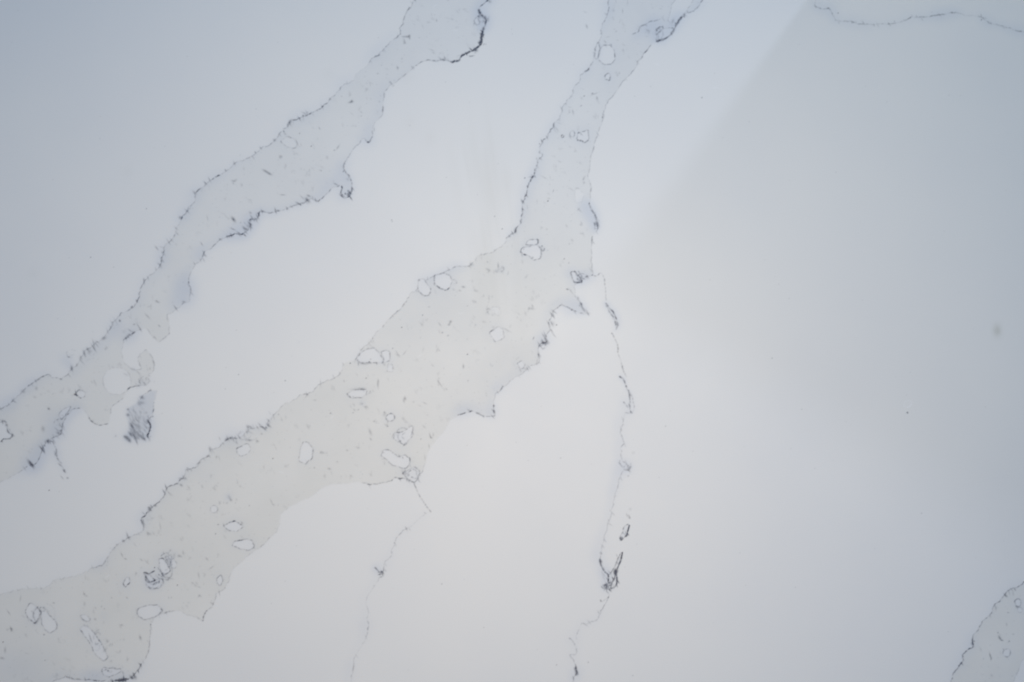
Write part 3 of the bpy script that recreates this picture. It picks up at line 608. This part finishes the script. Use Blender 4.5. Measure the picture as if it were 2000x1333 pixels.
def noise(scale, detail, lo, hi, rough_=0.5):
    n = node('ShaderNodeTexNoise'); n.inputs['Scale'].default_value = scale; n.inputs['Detail'].default_value = detail
    n.inputs['Roughness'].default_value = rough_; Lk.new(tc, n.inputs['Vector'])
    r = node('ShaderNodeMapRange'); r.inputs['From Min'].default_value = 0.3; r.inputs['From Max'].default_value = 0.7
    r.inputs['To Min'].default_value = lo; r.inputs['To Max'].default_value = hi; Lk.new(n.outputs['Fac'], r.inputs['Value'])
    return r.outputs[0]
white = mix((0.800, 0.803, 0.805, 1), (0.770, 0.778, 0.792, 1), noise(5, 3, 0, 1))
warm = mix((0.754, 0.752, 0.736, 1), (0.704, 0.708, 0.696, 1), noise(11, 5, 0, 1, 0.62))
cool = mix((0.742, 0.754, 0.768, 1), (0.700, 0.714, 0.732, 1), noise(11, 5, 0, 1, 0.62))
sep = node('ShaderNodeSeparateXYZ'); Lk.new(tc, sep.inputs[0])
wob = node('ShaderNodeMath', operation='ADD'); Lk.new(sep.outputs['Y'], wob.inputs[0]); Lk.new(noise(6, 3, -0.12, 0.12), wob.inputs[1])
mr = node('ShaderNodeMapRange'); mr.inputs['From Min'].default_value = -0.10; mr.inputs['From Max'].default_value = 0.20
Lk.new(wob.outputs[0], mr.inputs['Value'])
grey = mix(warm, cool, mr.outputs[0])          # the veins run from a warm to a cooler grey along the slab
col = mix(white, grey, mul(at('vein'), noise(13, 4, 0.62, 1.0, 0.6)))
col = mix(col, (0.42, 0.50, 0.66, 1), mul(at('bleed'), 0.42))
col = mix(col, (0.50, 0.50, 0.45, 1), mul(at('stain'), 0.5))
col = mix(col, (0.88, 0.89, 0.92, 1), at('chip_glint'))
col = mix(col, (0.022, 0.028, 0.062, 1), mul(at('mineral'), noise(700, 2, 0.82, 1.0)))
g = node('ShaderNodeMix', data_type='RGBA', blend_type='MULTIPLY'); g.inputs[0].default_value = 1
Lk.new(col, g.inputs[6])
gr = noise(1100, 2, 0.975, 1.02, 0.7); cr = node('ShaderNodeCombineColor')
for k in range(3): Lk.new(gr, cr.inputs[k])
Lk.new(cr.outputs[0], g.inputs[7])
Lk.new(g.outputs[2], P.inputs['Base Color'])
Lk.new(noise(12, 4, 0.54, 0.62), P.inputs['Roughness'])
P.inputs['IOR'].default_value = 1.5
me.materials.append(m)
slab = link('stone_slab', me)
slab['label'] = 'white stone slab with wide pale grey veins edged in dark blue'
slab['category'] = 'slab'

# unseen panel added beyond the upper right corner: it cuts the side light into the straight shade
bm_v = []
x0, x1, y0, y1, h = 0.312, 1.25, 0.350, 0.368, 0.345
v = [(x0,y0,0.0005),(x1,y0,0.0005),(x1,y1,0.0005),(x0,y1,0.0005),(x0,y0,h),(x1,y0,0.80),(x1,y1,0.80),(x0,y1,h)]
f = [(3,2,1,0),(4,5,6,7),(0,1,5,4),(1,2,6,5),(2,3,7,6),(3,0,4,7)]
bme = bpy.data.meshes.new('shade_panel'); bme.from_pydata(v, [], f); bme.update()
m, N, Lk, P = material('grey_panel')
tc = node('ShaderNodeTexCoord').outputs['Object']
Lk.new(mix((0.50,0.52,0.54,1), (0.44,0.46,0.48,1), noise(30, 3, 0, 1)), P.inputs['Base Color']); P.inputs['Roughness'].default_value = 0.7
bme.materials.append(m)
b = link('shade_panel', bme)
b['label'] = 'plain grey panel added out of view to cast shade'; b['category'] = 'shade_panel'
bv = b.modifiers.new('edge', 'BEVEL'); bv.width = 0.0015; bv.segments = 2

# floor under the slab
gme = bpy.data.meshes.new('floor'); gme.from_pydata([(-6,-6,-0.0305),(6,-6,-0.0305),(6,6,-0.0305),(-6,6,-0.0305)], [], [(0,1,2,3)]); gme.update()
m, N, Lk, P = material('concrete_floor')
tc = node('ShaderNodeTexCoord').outputs['Object']
Lk.new(mix((0.34,0.34,0.33,1), (0.25,0.25,0.245,1), noise(2.5, 8, 0, 1, 0.65)), P.inputs['Base Color']); P.inputs['Roughness'].default_value = 0.85
gme.materials.append(m)
fl = link('floor', gme); fl['kind'] = 'structure'
